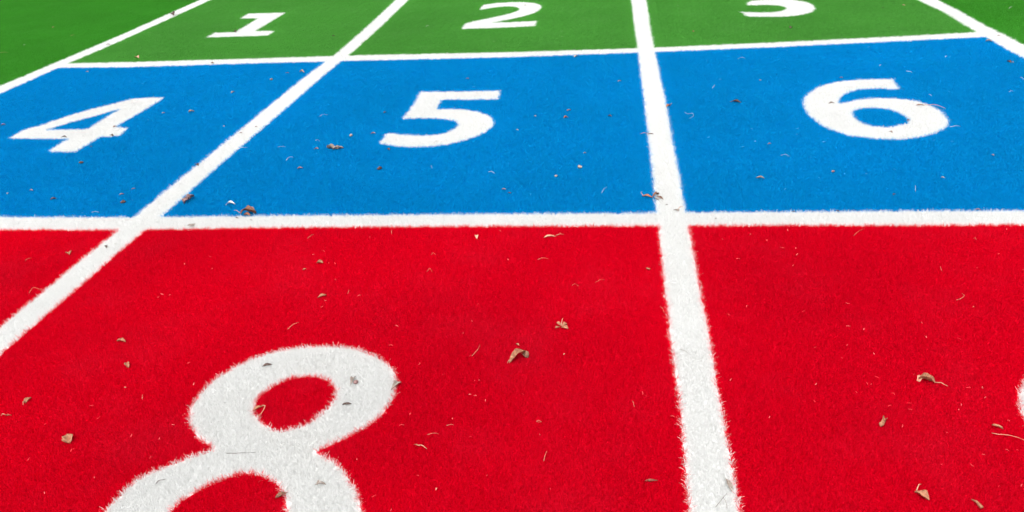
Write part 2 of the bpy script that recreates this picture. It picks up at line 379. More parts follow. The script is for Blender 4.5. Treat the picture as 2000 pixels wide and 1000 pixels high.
own = classify(P); rim = np.zeros(len(P), bool)
for a in np.linspace(0, 2 * math.pi, 8, endpoint=False):
    rim |= keyid[classify(P + .010 * np.array([math.cos(a), math.sin(a)]))] != keyid[own]
space = np.where(rim, fine, space)
k_ = rim | (ii / n < (1 / space ** 2) / DMAX); P, space, own, rim = P[k_], space[k_], own[k_], rim[k_]
drop = rim & (rng.uniform(size=len(P)) < .42)            # seams: a few tufts are lost along the cut edges
P, space, own, rim = P[~drop], space[~drop], own[~drop], rim[~drop]
print('tiles', int((pure & tkeep).sum()), 'tufts', len(P))
for k, (o, key, z) in enumerate(sheets):
    mt = np.where(pure & tkeep & (town == k))[0]; ms = np.where(own == k)[0]; nt_, ns_ = len(mt), len(ms); nn = nt_ + ns_
    if not nn: continue
    loc = np.array(o.location); co = np.zeros((nn, 3)); co[:nt_, :2] = T[mt] - loc[:2]; co[nt_:, :2] = P[ms] - loc[:2]; co[:, 2] = -max(z, 0)
    rot = np.zeros((nn, 3)); rot[:nt_, 2] = rng.integers(0, 4, nt_) * math.pi / 2
    lean = np.where(rim[ms], np.interp(slant(P[ms]), (2.2, 4.0), (.22, .13)), .13)
    rot[nt_:, 0] = rng.normal(0, 1, ns_) * lean; rot[nt_:, 1] = rng.normal(0, 1, ns_) * lean; rot[nt_:, 2] = rng.uniform(0, 6.283, ns_)
    sc = np.ones((nn, 3)); sc[nt_:, :2] = np.where(rim[ms], np.maximum(space[ms] / .0060, 1.08), space[ms] / .0060)[:, None]; sc[nt_:, 2] = rng.normal(1, .06, ns_) * np.where(rim[ms], 1.04, 1)
    var = np.zeros(nn, np.int32); var[:nt_] = tcls[mt] * NVAR + rng.integers(0, NVAR, nt_)
    var[nt_:] = NVAR * 4 + rng.integers(0, 4, ns_) + 4 * rim[ms]
    me = bpy.data.meshes.new('turf_pile'); me.vertices.add(nn); me.vertices.foreach_set('co', co.ravel())
    me.attributes.new('rot', 'FLOAT_VECTOR', 'POINT').data.foreach_set('vector', rot.astype(np.float32).ravel())
    me.attributes.new('size', 'FLOAT_VECTOR', 'POINT').data.foreach_set('vector', sc.astype(np.float32).ravel())
    me.attributes.new('variant', 'INT', 'POINT').data.foreach_set('value', var)
    po = bpy.data.objects.new('turf_pile', me); COL.objects.link(po); po.parent = o
    po.modifiers.new('pile', 'NODES').node_group = SG[key]
    tag(po, kind='stuff')

# ------------------------------------------------------------------ litter: leaves, husks, buds, straws
LZ = PILE - .0045                                # litter sinks a little way into the fibre tips
def frame(pts):
    W = ground(pts); a, b = W[0], W[-1]; d = b - a; L = float(np.linalg.norm(d)) + 1e-6
    return W, a, d / L, L
def place(o, org): o.location = (float(org[0]), float(org[1]), LZ); return o
def blade_mesh(r, L, wr, curl, bend, shape, rough=.12, thick=.0009):
    """a dry leaf: outline of its shape, arched along (bend), rolled across (curl), crumpled, with thickness; x runs along it"""
    nu, nv = 11, 6; top = []
    ph = r.uniform(0, 6.28, 4); w_ = wr * L * .5; side = r.choice([-1, 1])
    for i in range(nu):
        u = i / (nu - 1)
        if shape == 'lance': p = math.sin(math.pi * u ** .85) ** .9
        elif shape == 'drop': p = math.sin(math.pi * u ** 1.7) ** .75
        elif shape == 'wedge': p = (.12 + .88 * u) * (1 if u < .93 else .82)
        elif shape == 'chip': p = .72 + .28 * math.sin(math.pi * u)
        else: p = math.sin(math.pi * u) ** .55
        p = max(p, .05) * (1 + .09 * math.sin(7 * u + ph[0]))
        row = []
        for j in range(nv):
            v = -1 + 2 * j / (nv - 1)
            ang = curl * v * 1.25
            if abs(curl) > .05: yy = w_ * p * math.sin(ang) / (curl * 1.25); zz = w_ * p * (1 - math.cos(ang)) / (abs(curl) * 1.25)
            else: yy, zz = w_ * p * v, 0
            pe = 1 + (.13 * math.sin(10 * u + ph[1] * (1.7 if v > 0 else 1)) + .08 * math.sin(21 * u + ph[2] * (2.3 if v > 0 else 1))) * abs(v); yy *= pe
            zz += .30 * w_ * p * abs(v)                                   # fold along the midrib
            z = zz + bend * L * math.sin(math.pi * u) + rough * w_ * (math.sin(5 * u + 3 * v + ph[1]) + .7 * math.sin(9 * u - 4 * v + ph[2]))
            yy += .10 * L * math.sin(3 * u + ph[3]) * .5
            row.append((u * L + .06 * w_ * math.sin(6 * v + ph[2]), yy, z))
        top.append(row)
    V = [p for row in top for p in row]
    zmin = min(p[2] for p in V); V = [(x, y, z - zmin + thick) for x, y, z in V]
    n_ = len(V); V += [(x, y, z - thick) for x, y, z in V]
    F = []
    for i in range(nu - 1):
        for j in range(nv - 1):
            a, b, c, d = i * nv + j, (i + 1) * nv + j, (i + 1) * nv + j + 1, i * nv + j + 1
            F += [(a, b, c, d), (n_ + d, n_ + c, n_ + b, n_ + a)]
    rim_ = [i * nv for i in range(nu)] + [(nu - 1) * nv + j for j in range(1, nv)] + [i * nv + nv - 1 for i in range(nu - 2, -1, -1)] + [j for j in range(nv - 2, 0, -1)]
    for k in range(len(rim_)):
        a, b = rim_[k], rim_[(k + 1) % len(rim_)]; F.append((b, a, n_ + a, n_ + b))
    return V, F
def tube(P3, radii, m=6):
    V, F = [], []; P3 = [Vector(p) for p in P3]
    for i, p in enumerate(P3):
        d = (P3[min(i + 1, len(P3) - 1)] - P3[max(i - 1, 0)]).normalized()
        u = d.cross(Vector((0, 0, 1)));  u = u.normalized() if u.length > 1e-4 else Vector((1, 0, 0)); q = u.cross(d)
        for k in range(m):
            a = 2 * math.pi * k / m; V.append(tuple(p + (math.cos(a) * u + math.sin(a) * q) * float(radii[i])))
    for i in range(len(P3) - 1):
        for k in range(m): F.append((i * m + k, i * m + (k + 1) % m, (i + 1) * m + (k + 1) % m, (i + 1) * m + k))
    F += [tuple(range(m))[::-1], tuple((len(P3) - 1) * m + k for k in range(m))]
    return V, F
def curve3(pts, lift, r, n=12):
    """a traced line on the turf, smoothed and arched a little off it"""
    W = ground(pts); W = smooth_poly(W, closed=False, corner=179, n=2) if len(W) > 2 else np.array([W[0] + (W[1] - W[0]) * t for t in np.linspace(0, 1, n)])
    t = np.linspace(0, 1, len(W))
    z = LZ + .0040 + lift * np.sin(math.pi * t) + .0008 * np.sin(9 * t + r.uniform(0, 6))
    return [(x, y, zz) for (x, y), zz in zip(W, z)]
def spin(V, yaw): c, s = math.cos(yaw), math.sin(yaw); return [(x * c - y * s, x * s + y * c, z) for x, y, z in V]
cnt = [0]
def rnd(): cnt[0] += 1; return np.random.default_rng(1000 + cnt[0])
def leaf(name, label, pts, wr, col, curl=.5, bend=.06, shape='lance', stem=None, cat='leaf', group=None, rough=.12, extra=()):
    """pts: base and tip; stem: traced stalk; extra: further blades of a cluster (pts, wr, curl, bend, shape, colour)"""
    r = rnd(); W, a, d, L = frame(pts)
    blades_ = [(pts, wr, curl, bend, shape, col)] + list(extra)
    if stem is None and not extra:
        V, F = blade_mesh(r, L, wr, curl, bend, shape, rough)
        o = place(mesh_obj(name, spin(V, math.atan2(d[1], d[0])), F, ML[col], smooth=True), a)
        return tag(o, label, cat, group)
    root = bpy.data.objects.new(name, None); COL.objects.link(root); root.empty_display_size = .01; place(root, a)
    for p_, w__, c_, b_, s_, col_ in blades_:
        W2, a2, d2, L2 = frame(p_)
        V, F = blade_mesh(r, L2, w__, c_, b_, s_, rough)
        V = [(x + a2[0] - a[0], y + a2[1] - a[1], z) for x, y, z in spin(V, math.atan2(d2[1], d2[0]))]
        mesh_obj('blade', V, F, ML[col_], parent=root, smooth=True)
    if stem is not None:
        P3 = curve3(stem, .006, r); P3 = [(x - a[0], y - a[1], z - LZ + .002) for x, y, z in P3]
        V, F = tube(P3, np.linspace(.0014, .0008, len(P3)))
        mesh_obj('stem', V, F, ML['straw'], parent=root, smooth=True)
    return tag(root, label, cat, group)
def straw(label, pts, col='straw', rad=.0010, lift=.004, name='straw', cat='straw', taper=.5, group='loose straws on the turf'):
    r = rnd(); P3 = curve3(pts, lift, r); o0 = P3[0]
    if cat in ('straw', 'thread'): rad = rad * .6
    V, F = tube([(x - o0[0], y - o0[1], z - LZ) for x, y, z in P3], np.linspace(rad, rad * taper, len(P3)))
    return tag(place(mesh_obj(name, V, F, ML[col], smooth=True), o0[:2]), label, cat, group)
def bud(label, pts, wr, col, name='bud', cat='bud', group='small buds and seeds on the turf'):
    """a lumpy closed spindle"""
    r = rnd(); W, a, d, L = frame(pts); n_, m = 8, 7; V, F = [], []
    for i in range(n_):
        u = i / (n_ - 1); rr = wr * L * .5 * max(.12, math.sin(math.pi * (.06 + .88 * u)) ** .8)
        for k in range(m):
            q = 2 * math.pi * k / m; j_ = 1 + r.normal(0, .16)
            V.append((u * L, rr * j_ * math.cos(q), wr * L * .36 + .8 * rr * j_ * math.sin(q)))
    for i in range(n_ - 1):
        for k in range(m): F.append((i * m + k, (i + 1) * m + k, (i + 1) * m + (k + 1) % m, i * m + (k + 1) % m))
    F += [tuple(range(m)), tuple((n_ - 1) * m + k for k in range(m))[::-1]]
    return tag(place(mesh_obj(name, spin(V, math.atan2(d[1], d[0])), F, ML[col], smooth=True), a), label, cat, group)
G_L = 'dry leaves lying on the turf'; G_S = 'small leaf scraps on the turf'
def scrap(label, x, y, L, ang, col, wr=.55, curl=.6, bend=.12, shape='lance'):
    """a small scrap centred at (x, y), L long and turned by ang degrees in the photograph"""
    L *= .88; c, s = math.cos(math.radians(ang)) * L / 2, math.sin(math.radians(ang)) * L / 2
    return leaf('leaf_scrap', label, [(x - c, y + s), (x + c, y - s)], wr, col, curl, bend, shape, cat='leaf scrap', group=G_S)

# -- big leaves
leaf('leaf', 'large curled tan leaf lying alone in the middle of the red field', [(993, 707), (1029, 688)], .40, 'tan', curl=-1.0, bend=.13, shape='lance', rough=.16, stem=[(998, 704), (994, 707), (991, 710)], group=G_L, extra=[([(1020, 691), (1031, 698)], .95, -.7, .16, 'oval', 'brown')])
leaf('leaf', 'brown leaf split into four lobes on red, left of the vertical line', [(1096, 638), (1110, 640)], .75, 'tan', curl=.35, bend=.05, shape='oval', group=G_L,
     stem=[(1096, 637), (1098, 628), (1100, 622)], extra=[([(1097, 635), (1108, 632)], .7, .3, .12, 'oval', 'tan'), ([(1095, 634), (1087, 629)], .6, .4, .08, 'oval', 'tan'), ([(1095, 637), (1084, 639)], .55, .4, .05, 'drop', 'tan')])
leaf('leaf', 'rolled tan leaf with long thin stalk on red near the right edge', [(1826, 747), (1794, 738)], .62, 'tan', curl=1.3, bend=.10, shape='oval', rough=.22, stem=[(1826, 747), (1838, 752), (1851, 755)], group=G_L,
     extra=[([(1800, 733), (1793, 743)], .5, .5, .1, 'chip', 'straw')])
leaf('leaf', 'crumpled rust brown leaf at the top edge of the white cross line', [(470, 417), (501, 416)], .50, 'brown', curl=-.9, bend=.15, shape='lance', rough=.3, stem=[(470, 417), (462, 413), (457, 412)], group=G_L,
     extra=[([(484, 411), (500, 415)], .5, -.8, .18, 'lance', 'mauve'), ([(476, 419), (490, 420)], .4, .5, .15, 'lance', 'tan')])
leaf('leaf', 'brown leaf cluster at the vertical line just above the crossing', [(1255, 382), (1274, 386)], .42, 'tan', curl=.7, bend=.12, shape='lance', stem=[(1256, 382), (1251, 379), (1254, 375)], group=G_L,
     extra=[([(1272, 385), (1286, 379)], .55, -.8, .2, 'wedge', 'brown'), ([(1283, 383), (1295, 389)], .34, .6, .1, 'lance', 'brown'), ([(1276, 386), (1288, 390)], .25, .6, .05, 'lance', 'grey')])
leaf('leaf', 'crumpled pale grey leaf on blue, lower left of the five', [(637, 289), (662, 291)], .34, 'grey', curl=-.9, bend=.06, shape='lance', rough=.4, group=G_L, extra=[([(650, 291.5), (671, 289)], .34, -.7, .07, 'lance', 'grey'), ([(643, 288), (656, 287.5)], .4, .6, .06, 'lance', 'pale')])
leaf('leaf', 'pair of joined reddish brown leaflets right of the slanting line', [(360, 397), (368, 389)], .75, 'mauve', curl=.8, bend=.12, shape='oval', rough=.2, group=G_L, extra=[([(368, 391), (378, 384)], .75, .8, .14, 'oval', 'mauve')], stem=[(362, 385), (369, 382), (376, 381)])
leaf('leaf', 'flat grey beige leaf piece on the white cross line', [(366, 439), (378, 440)], .95, 'grey', curl=.15, bend=.03, shape='wedge', group=G_L)
leaf('leaf', 'upright tan leaf with pointed stalk on red at far left', [(49, 786), (59, 775)], .62, 'tan', curl=.45, bend=.05, shape='oval', stem=[(50, 785), (47, 788), (45, 791)], group=G_L)
leaf('leaf', 'broad flat brown leaf on red, lowest at the left', [(136, 865), (132, 847)], .62, 'tan', curl=.35, bend=.03, shape='oval', group=G_L)
leaf('leaf', 'dark grey leaf on the upper left curve of the eight', [(512, 715), (532, 710)], .42, 'dark', curl=.3, bend=.04, shape='lance', group=G_L)
leaf('leaf', 'wedge shaped brown leaf beside a bud on the upper right of the eight', [(684, 750), (691, 735)], .45, 'grey', curl=.4, bend=.05, shape='wedge', group=G_L)
bud('reddish brown bud next to wedge leaf on upper right of the eight', [(691, 749), (699, 744)], .95, 'mauve')
leaf('leaf', 'grey brown leaf overhanging the right edge of the eight', [(764, 761), (783, 745)], .46, 'grey', curl=.6, bend=.07, shape='drop', group=G_L)
leaf('leaf', 'dark grey sliver of leaf below the bud on the eight', [(668, 790), (687, 787)], .34, 'dark', curl=.5, bend=.06, shape='lance', group=G_L)
leaf('leaf', 'grey fan shaped leaf on the lower right stroke of the eight', [(636, 945), (618, 942)], .62, 'grey', curl=.3, bend=.05, shape='wedge', group=G_L)
leaf('leaf', 'rust brown leaf leaning on inner edge of the lower loop of the eight', [(537, 971), (562, 961)], .48, 'brown', curl=.8, bend=.08, shape='lance', group=G_L)
leaf('leaf', 'slim tan leaf with looped stalk inside the upper loop of the eight', [(493, 801), (514, 792)], .36, 'tan', curl=.7, bend=.06, shape='lance', stem=[(512, 792), (519, 794), (518, 801), (512, 808), (504, 814)], group=G_L)
leaf('leaf', 'long brown leaf lying on the lower right edge of the vertical line', [(1418, 931), (1428, 958)], .30, 'grey', curl=.6, bend=.05, shape='drop', group=G_L)
leaf('leaf', 'brownish leaf at the bottom right, left of the stick', [(1788, 958), (1814, 976)], .62, 'tan', curl=.8, bend=.08, shape='oval', group=G_L, stem=[(1790, 959), (1793, 951), (1799, 946)])
straw('club shaped tan stick at the bottom right corner', [(1918, 992), (1908, 983), (1898, 975)], 'tan', .0048, .004, 'stick', 'stick', .35, None)
leaf('leaf', 'brown leaf with long trailing stalk on the right of the six', [(1789, 204.5), (1806, 205)], .30, 'brown', curl=.6, bend=.05, shape='lance', stem=[(1805, 205), (1822, 206), (1836, 209), (1846, 212)], group=G_L)
leaf('leaf', 'tan husk leaf on red, upper of two left of the eight', [(229, 664), (244, 667)], .55, 'tan', curl=-1.1, bend=.10, shape='oval', group=G_L)
leaf('leaf', 'small upright tan leaf on red, lower of two left of the eight', [(250, 717), (248, 707)], .5, 'tan', curl=.6, bend=.06, shape='oval', group=G_L)
leaf('leaf', 'pointed tan leaf on red between cross line and the eight', [(620, 581), (637, 574)], .48, 'tan', curl=.5, bend=.06, shape='drop', group=G_L)
leaf('leaf', 'little round tan leaf under a pale scrap on the red field', [(618, 513), (631, 513)], .75, 'tan', curl=.8, bend=.12, shape='oval', group=G_L)
leaf('leaf', 'tan triangular leaf piece on red left of the slanting line', [(136, 496.5), (134.5, 491)], .8, 'tan', curl=.2, bend=.05, shape='wedge', group=G_L)
leaf('leaf', 'long dry husk on red just under the cross line', [(1062, 464), (1086, 460)], .26, 'straw', curl=.9, bend=.05, shape='lance', stem=[(1086, 460), (1094, 460), (1101, 458)], group=G_L)
leaf('leaf', 'curled husk with shadow on red low beside the vertical line', [(1260, 939), (1285, 936)], .28, 'brown', curl=1.2, bend=-.06, shape='lance', group=G_L)
leaf('leaf', 'twisted brown curl alone on red in the lower right field', [(1719, 831), (1730, 816)], .42, 'tan', curl=1.2, bend=.10, shape='chip', rough=.3, group=G_L)
leaf('leaf', 'ribbed brown husk above the long straw at right edge', [(1938, 828), (1959, 837)], .42, 'tan', curl=1.2, bend=.06, shape='oval', rough=.2, group=G_L)
leaf('leaf', 'narrow dark leaf on blue between vertical line and the six', [(1427, 198), (1447, 200)], .42, 'dark', curl=.5, bend=.08, shape='lance', group=G_L)
leaf('leaf', 'grey brown leaf on blue below left of the six', [(1477, 346), (1494, 348)], .42, 'grey', curl=.8, bend=.12, shape='lance', group=G_L)
leaf('leaf', 'white curled petal on blue beside the crumpled rust leaf', [(441, 399), (459, 398)], .45, 'white', curl=-.9, bend=.16, shape='lance', group=G_L, cat='petal')
leaf('leaf', 'dark grey leaf with fine stalk on the vertical line at the crossing', [(1315, 409), (1326, 411)], .62, 'grey', curl=.4, bend=.12, shape='wedge', stem=[(1325, 408), (1330, 406), (1334, 405)], group=G_L)
leaf('leaf', 'brown seed with white straw tail on left edge of the vertical line', [(1276, 261), (1266, 261)], .42, 'brown', curl=.6, bend=.08, shape='lance', stem=[(1267, 261), (1258, 261.5), (1250, 262)], group=G_L)
leaf('leaf', 'tan scrap with curled thread at right edge of the vertical line', [(1301, 209), (1309, 206)], .6, 'tan', curl=.9, bend=.16, shape='oval', stem=[(1307, 207), (1311, 205), (1312, 202)], group=G_L)
leaf('leaf', 'tan seed with tail on red at the left picture edge', [(22, 809), (11, 811)], .40, 'tan', curl=.9, bend=.08, shape='drop', stem=[(12, 811), (7, 812), (2, 813)], group=G_L)
leaf('leaf', 'thin twig with knobbed head on red right of the eight', [(809, 866), (819, 870)], .40, 'tan', curl=.9, bend=.10, shape='wedge', stem=[(818, 870), (826, 874), (834, 878)], group=G_L, cat='twig')
leaf('leaf', 'pale leaf against the far right line in the blue corner', [(1925, 80), (1938, 81)], .62, 'pale', curl=-.8, bend=.16, shape='oval', group=G_L)
leaf('leaf', 'dark leaf with pale tip on blue near the right edge', [(1967, 119), (1976, 122)], .5, 'dark', curl=.6, bend=.10, shape='lance', stem=[(1975, 122), (1980, 123)], group=G_L)

# -- scraps in the blue field of the four
scrap('mauve scrap on blue left of the four at the picture edge', 6, 243, 10, 10, 'mauve')
scrap('tiny bluish white scrap below the far line at upper left', 170, 140, 6, 0, 'pale')
scrap('grey scrap alone in the blue between four and slanting line', 455, 180, 10, 15, 'grey')
scrap('pale scrap just right of the four, left of a brown one', 319, 220, 8, 12, 'pale', .4)
scrap('grey brown scrap on blue right of the four', 374, 218, 13, 8, 'grey', .8)
scrap('tiny white scrap left of the slanting line, level with the four', 437, 246, 5, 0, 'pale')
scrap('faint dark scrap at the right of the foot of the four', 177, 286, 7, 0, 'dark', .4)
bud('dark bud on blue below the foot of the four', [(154, 318), (163, 317)], .7, 'dark')
scrap('dark scrap in the notch under the crossbar of the four', 125, 267.5, 14, 2, 'dark', .3)
scrap('rust scrap in the notch right of the stem of the four', 224, 247, 8, 20, 'brown', .5)
scrap('small brown scrap on the arm of the four', 218, 264.5, 7, -25, 'dark', .4)
scrap('tiny pale scrap at left edge above the cross line', 15, 377, 5, 30, 'pale')
scrap('tiny mauve scrap at left, above a dark leaf on blue', 61, 371, 6, -10, 'mauve')
scrap('dark two toned scrap on blue low at the left', 104, 388, 14, 12, 'dark', .6)
scrap('brown scrap above a dark bud left of the slanting line', 237, 379, 11, 12, 'mauve', .5)
bud('dark brown bud on blue left of the slanting line', [(235, 396), (246, 394)], .72, 'dark')
scrap('faint thin scrap above the brown one left of the slanting line', 260, 368, 10, 8, 'mauve', .3)
bud('pale grey seed in the narrow blue corner left of slanting line', [(527, 156), (533, 155)], .9, 'grey')
scrap('thin pinkish scrap in the upper blue corner by slanting line', 561, 142, 9, 5, 'mauve', .3)
scrap('pale curled scrap touching the slanting line near the far crossing', 590, 141, 12, -5, 'pale', .45, -1.0, .2)
scrap('brown scrap on the slanting line, right of the four', 470, 259, 9, 3, 'brown', .25)
scrap('dark crumb on the slanting line at mid height', 385, 322, 6, -35, 'dark', .5)
scrap('brown crumb at right edge of the slanting line', 500, 247, 6, 5, 'brown', .5)
# -- scraps in the blue field of the five
scrap('mauve scrap left of the crumpled pale leaf on blue', 618, 290, 10, 0, 'mauve', .5)
bud('tan upright bud between crumpled pale leaf and the five', [(684.5, 266.5), (686, 263)], .6, 'pale')
scrap('grey scrap near the lower left tip of the five', 729, 260, 11, 0, 'mauve', .55)
scrap('dark scrap left of the waist of the five', 752, 219, 8, 15, 'dark', .6)
scrap('reddish scrap on blue below the crumpled pale leaf', 586, 328, 13, 5, 'mauve', .5)
bud('dark bud on blue below the five', [(737, 331), (746, 328)], .7, 'dark')
scrap('tiny brown scrap above the top bar of the five', 913, 153, 8, 0, 'mauve', .4)
scrap('dark crumb under the lower stroke of the five', 759, 291, 6, -30, 'dark', .5)
scrap('brown scrap on blue right of the five, upper of a pair', 1111, 215, 10, 8, 'mauve', .5)
scrap('tan scrap on blue right of the five, lower of a pair', 1105, 229, 11, 8, 'tan', .6)
scrap('dark scrap between the pair of scraps and the vertical line', 1191, 226, 10, -5, 'dark', .5)
scrap('small white scrap just right of the five', 1045, 226, 5, -10, 'pale')
scrap('white hooked scrap low to the right of the five', 1010, 253, 6, -12, 'pale', .4)
scrap('grey crumb on blue, upper of three left of vertical line', 1142, 298, 7, 5, 'grey')
bud('pale bud on blue, middle of three left of vertical line', [(1129, 325), (1136, 328)], .75, 'pale')
bud('pale round crumb on blue, lowest of three left of vertical line', [(1083, 344), (1089, 343)], .9, 'pale')
scrap('mauve scrap on blue above the middle of the cross line', 984, 369, 10, 0, 'mauve', .45)
scrap('thin dark scrap beside mauve one above the cross line', 995, 376, 9, -8, 'dark', .25)
scrap('brown and white scrap hanging under the far line near middle', 1125, 110, 9, 15, 'pale', .6)
scrap('mauve scrap on blue left of the vertical line near far crossing', 1210, 158, 9, 8, 'mauve', .4)
scrap('dark sliver on white cross line below the crumpled rust leaf', 463, 425, 9, -8, 'dark', .2)
scrap('faint sliver on white cross line right of the dark one', 490, 429, 7, -8, 'grey', .2)
scrap('small dark hook on the vertical line above the crossing', 1302, 399, 6, 15, 'dark', .35)
scrap('dark crumb on white cross line right of the vertical line', 1398, 426, 4, -40, 'dark', .6)
# -- scraps in the blue field of the six
scrap('white and brown scrap on blue upper left of the six', 1485, 156, 5, 0, 'pale', .6)
scrap('dark scrap low on blue beside the vertical line', 1503, 280, 9, 5, 'mauve', .45)
bud('mauve bud on blue below the six', [(1624, 335), (1630, 334)], .8, 'mauve')
scrap('dark crumbs near the cross line below the six', 1747, 379, 8, 15, 'dark', .35)
scrap('white scrap with dark shadow on blue right below the six', 1842, 346, 9, -8, 'pale', .5, -.8, .14)
scrap('mauve scrap on blue near the right edge', 1939, 302, 8, -20, 'mauve', .35)
scrap('brown scrap on the left curve of the six', 1624, 201, 13, 8, 'brown', .3)
scrap('dark hooked scrap on the bottom curve of the six', 1740, 257, 8, -25, 'brown', .4)
scrap('brown scrap at the right end of the hole of the six', 1775, 234.5, 7, 15, 'brown', .5)
scrap('pink scrap above the top of the six', 1643, 151, 8, 0, 'mauve', .4)
scrap('brown scrap on the far right line', 1951, 69, 8, 0, 'brown', .4)
scrap('dark scrap at upper edge of cross line, right part', 1636, 411, 8, -15, 'dark', .5)
scrap('brown scrap on upper edge of cross line near right edge', 1910, 408, 12, 0, 'mauve', .35)
scrap('dark scrap at upper edge of cross line right of vertical line', 1550, 412, 8, 5, 'dark', .35)
# -- scraps among the green fields and on the far lines
scrap('dark scrap on the far left line near the top', 337, 29, 8, -20, 'dark', .6)
scrap('brown scrap on the far left line above the corner', 211, 87, 9, 3, 'mauve', .5)
scrap('brown scrap on the far line above the four', 415, 123, 8, -5, 'brown', .4)
scrap('brown scrap on the neck of the two', 1026, 10, 5, 0, 'brown', .4)
scrap('dark crumb on the foot of the one', 459, 62, 4, -30, 'dark', .7)
scrap('yellow scrap on green, outside the far left line', 104, 53, 6, 10, 'straw', .6)
scrap('pale yellow scrap on green just above the far line', 268, 112.5, 7, -15, 'straw', .6)
scrap('dark crumb on green between the one and the slanting line', 651, 70, 7, 0, 'dark', .5)
scrap('brown crumb on green beside the vertical line, left of the three', 1354, 61, 5, -10, 'tan', .6)
scrap('dark crumb on green below the three', 1545, 54, 5, 30, 'dark', .7)
scrap('dark crumb on green between the three and far right line', 1725, 14, 4, 0, 'dark', .7)
scrap('pale scrap on green near top, left of the far right line', 1765, 10, 6, -10, 'straw', .5)
# -- scraps in the red fields
scrap('pale scrap lying above the little round tan leaf', 626, 508, 6, 10, 'straw', .4)
scrap('tan scrap on red left of the little round tan leaf', 595, 525, 9, 22, 'tan', .45)
scrap('upright tan scrap on red just under the cross line', 931, 462, 9, -70, 'straw', .4)
bud('plump tan seed on red close to the vertical line', [(1262, 523), (1270, 525)], .6, 'tan')
scrap('tan scrap on red above the large curled tan leaf', 1011, 672, 9, -25, 'tan', .45)
scrap('tiny scrap on red below the four lobed leaf', 1102, 690, 5, 30, 'straw', .5)
scrap('tiny pale scrap on red left of the eight', 244, 755, 5, 0, 'straw', .5)
scrap('black crumb on the slanting line below the cross line', 207, 481, 5, -70, 'dark', .5)
scrap('tan crumb on red at the lower right of the eight', 852, 953, 6, 70, 'straw', .5)
scrap('pale crumb on red near right edge below bent straw', 1902, 598, 4, 0, 'straw', .8)

# -- straws and loose threads
straw('straw curved like a bow on red, left of large curled leaf', [(921, 695), (933, 686), (938, 672)])
straw('long pale straw on red above the eight', [(562, 643), (572, 635), (585, 629)], rad=.0013)
straw('very long wavy straw at the right edge on red', [(1937, 845), (1958, 851), (1982, 853), (2004, 861)], rad=.0014)
straw('short straw on red left of the slanting line', [(49, 509), (61, 504)])
straw('arched straw on red left of the slanting line, below the short one', [(57, 572), (62, 566), (72, 564), (84, 568)], lift=.008)
straw('upright straw on red left of the eight', [(278, 780), (279, 770)])
straw('little slanting straw on red above the eight, to the right', [(679, 573), (684, 566)])
straw('straw on red near cross line, left part', [(600, 466), (613, 458)])
straw('upright straw on red touching cross line at centre left', [(765, 457), (765, 448)])
straw('slanting straw at the lower edge of the cross line', [(741, 448), (749, 441)])
straw('small arched straw on red, upper of two in mid field', [(842, 497), (847, 495.5), (852, 498)], lift=.006)
straw('small bent straw on red, lower of two in mid field', [(834, 530), (840, 526), (844, 531)], lift=.008)
straw('thin wavy straw on red below the long dry husk', [(1050, 507), (1060, 504.5), (1071, 505.5)])
straw('thin straw on red left of vertical line, pointing right', [(1163, 551), (1172, 547.5), (1181, 546)], rad=.0008)
straw('bent thin straw on red above the four lobed leaf', [(1117, 557), (1123, 555), (1130, 559)], rad=.0008)
straw('straw on red right of the eight, above the knobbed twig', [(835, 849), (846, 847.5), (857, 847)], rad=.0009)
straw('straw on red right of the eight, highest of the three', [(872, 831.5), (886, 830)], rad=.0009)
straw('tiny looped straw on red in the lower middle', [(1058, 824), (1052, 822), (1047, 824), (1051, 826), (1056, 824.5)], rad=.0009)
straw('slanting straw on red in the lower middle', [(1062, 900), (1068, 881)])
straw('short straw on red left of the vertical line, low', [(1235, 782), (1237, 788), (1239, 795)])
straw('bent hook of straw on red near the right edge', [(1868, 586), (1880, 583), (1884, 579), (1879, 572)], lift=.006)
straw('little upright hooked straw on red, right field', [(1837, 521), (1837, 526), (1840, 529)])
straw('short straw on red high near the right edge', [(1902, 465), (1907, 468)])
straw('slanting straw hanging from the cross line, right field', [(1667, 460), (1678, 452), (1689, 446)], rad=.0008)
straw('slanting straw leaning on left edge of the vertical line', [(1289, 598), (1294, 604), (1298, 611)])
straw('thin long dark twig across the waist of the eight', [(442, 885), (470, 886.5), (499, 883)], 'dark', .0007, .003, 'twig', 'twig', .6, None)
straw('short dark twig on the left curve of the lower loop of the eight', [(304, 944), (312, 939), (323, 936)], 'dark', .0011, .003, 'twig', 'twig', .5, None)
straw('thin grey twig slanting on the vertical line at the bottom', [(1398, 990), (1410, 976), (1420, 963)], 'grey', .0007, .003, 'twig', 'twig', .6, None)
straw('short grey twig crossing another on the vertical line at the bottom', [(1413, 972), (1418, 981), (1420, 993)], 'grey', .0007, .003, 'twig', 'twig', .6, None)
straw('fine dark twig on the vertical line, level with eight', [(1329, 682), (1344, 689)], 'grey', .0006, .002, 'twig', 'twig', .6, None)
WT = dict(col='white', name='thread', cat='thread', group='white threads on the blue turf')
straw('white thread lying level on blue above the cross line, left', [(179, 414.5), (193, 414)], **WT)
straw('long white thread on blue right of the slanting line', [(463, 290), (483, 288)], rad=.0013, **WT)
straw('bowed white thread on blue, upper left of the five', [(624, 227), (631, 224), (640, 224)], **WT)
straw('small curled white thread above the crumpled pale leaf', [(616, 275), (620, 273.5), (624, 275)], **WT)
straw('level faint white thread left of the crumpled pale leaf', [(542, 287), (559, 287)], rad=.0008, **WT)
straw('bent white thread below left of the crumpled pale leaf', [(559, 313), (565, 307), (573, 307)], rad=.0013, **WT)
straw('white thread on blue below the five, at right', [(954, 335), (961, 336), (967, 339)], rad=.0013, **WT)
straw('short white thread on blue straight below the five', [(842, 323), (844, 328)], **WT)
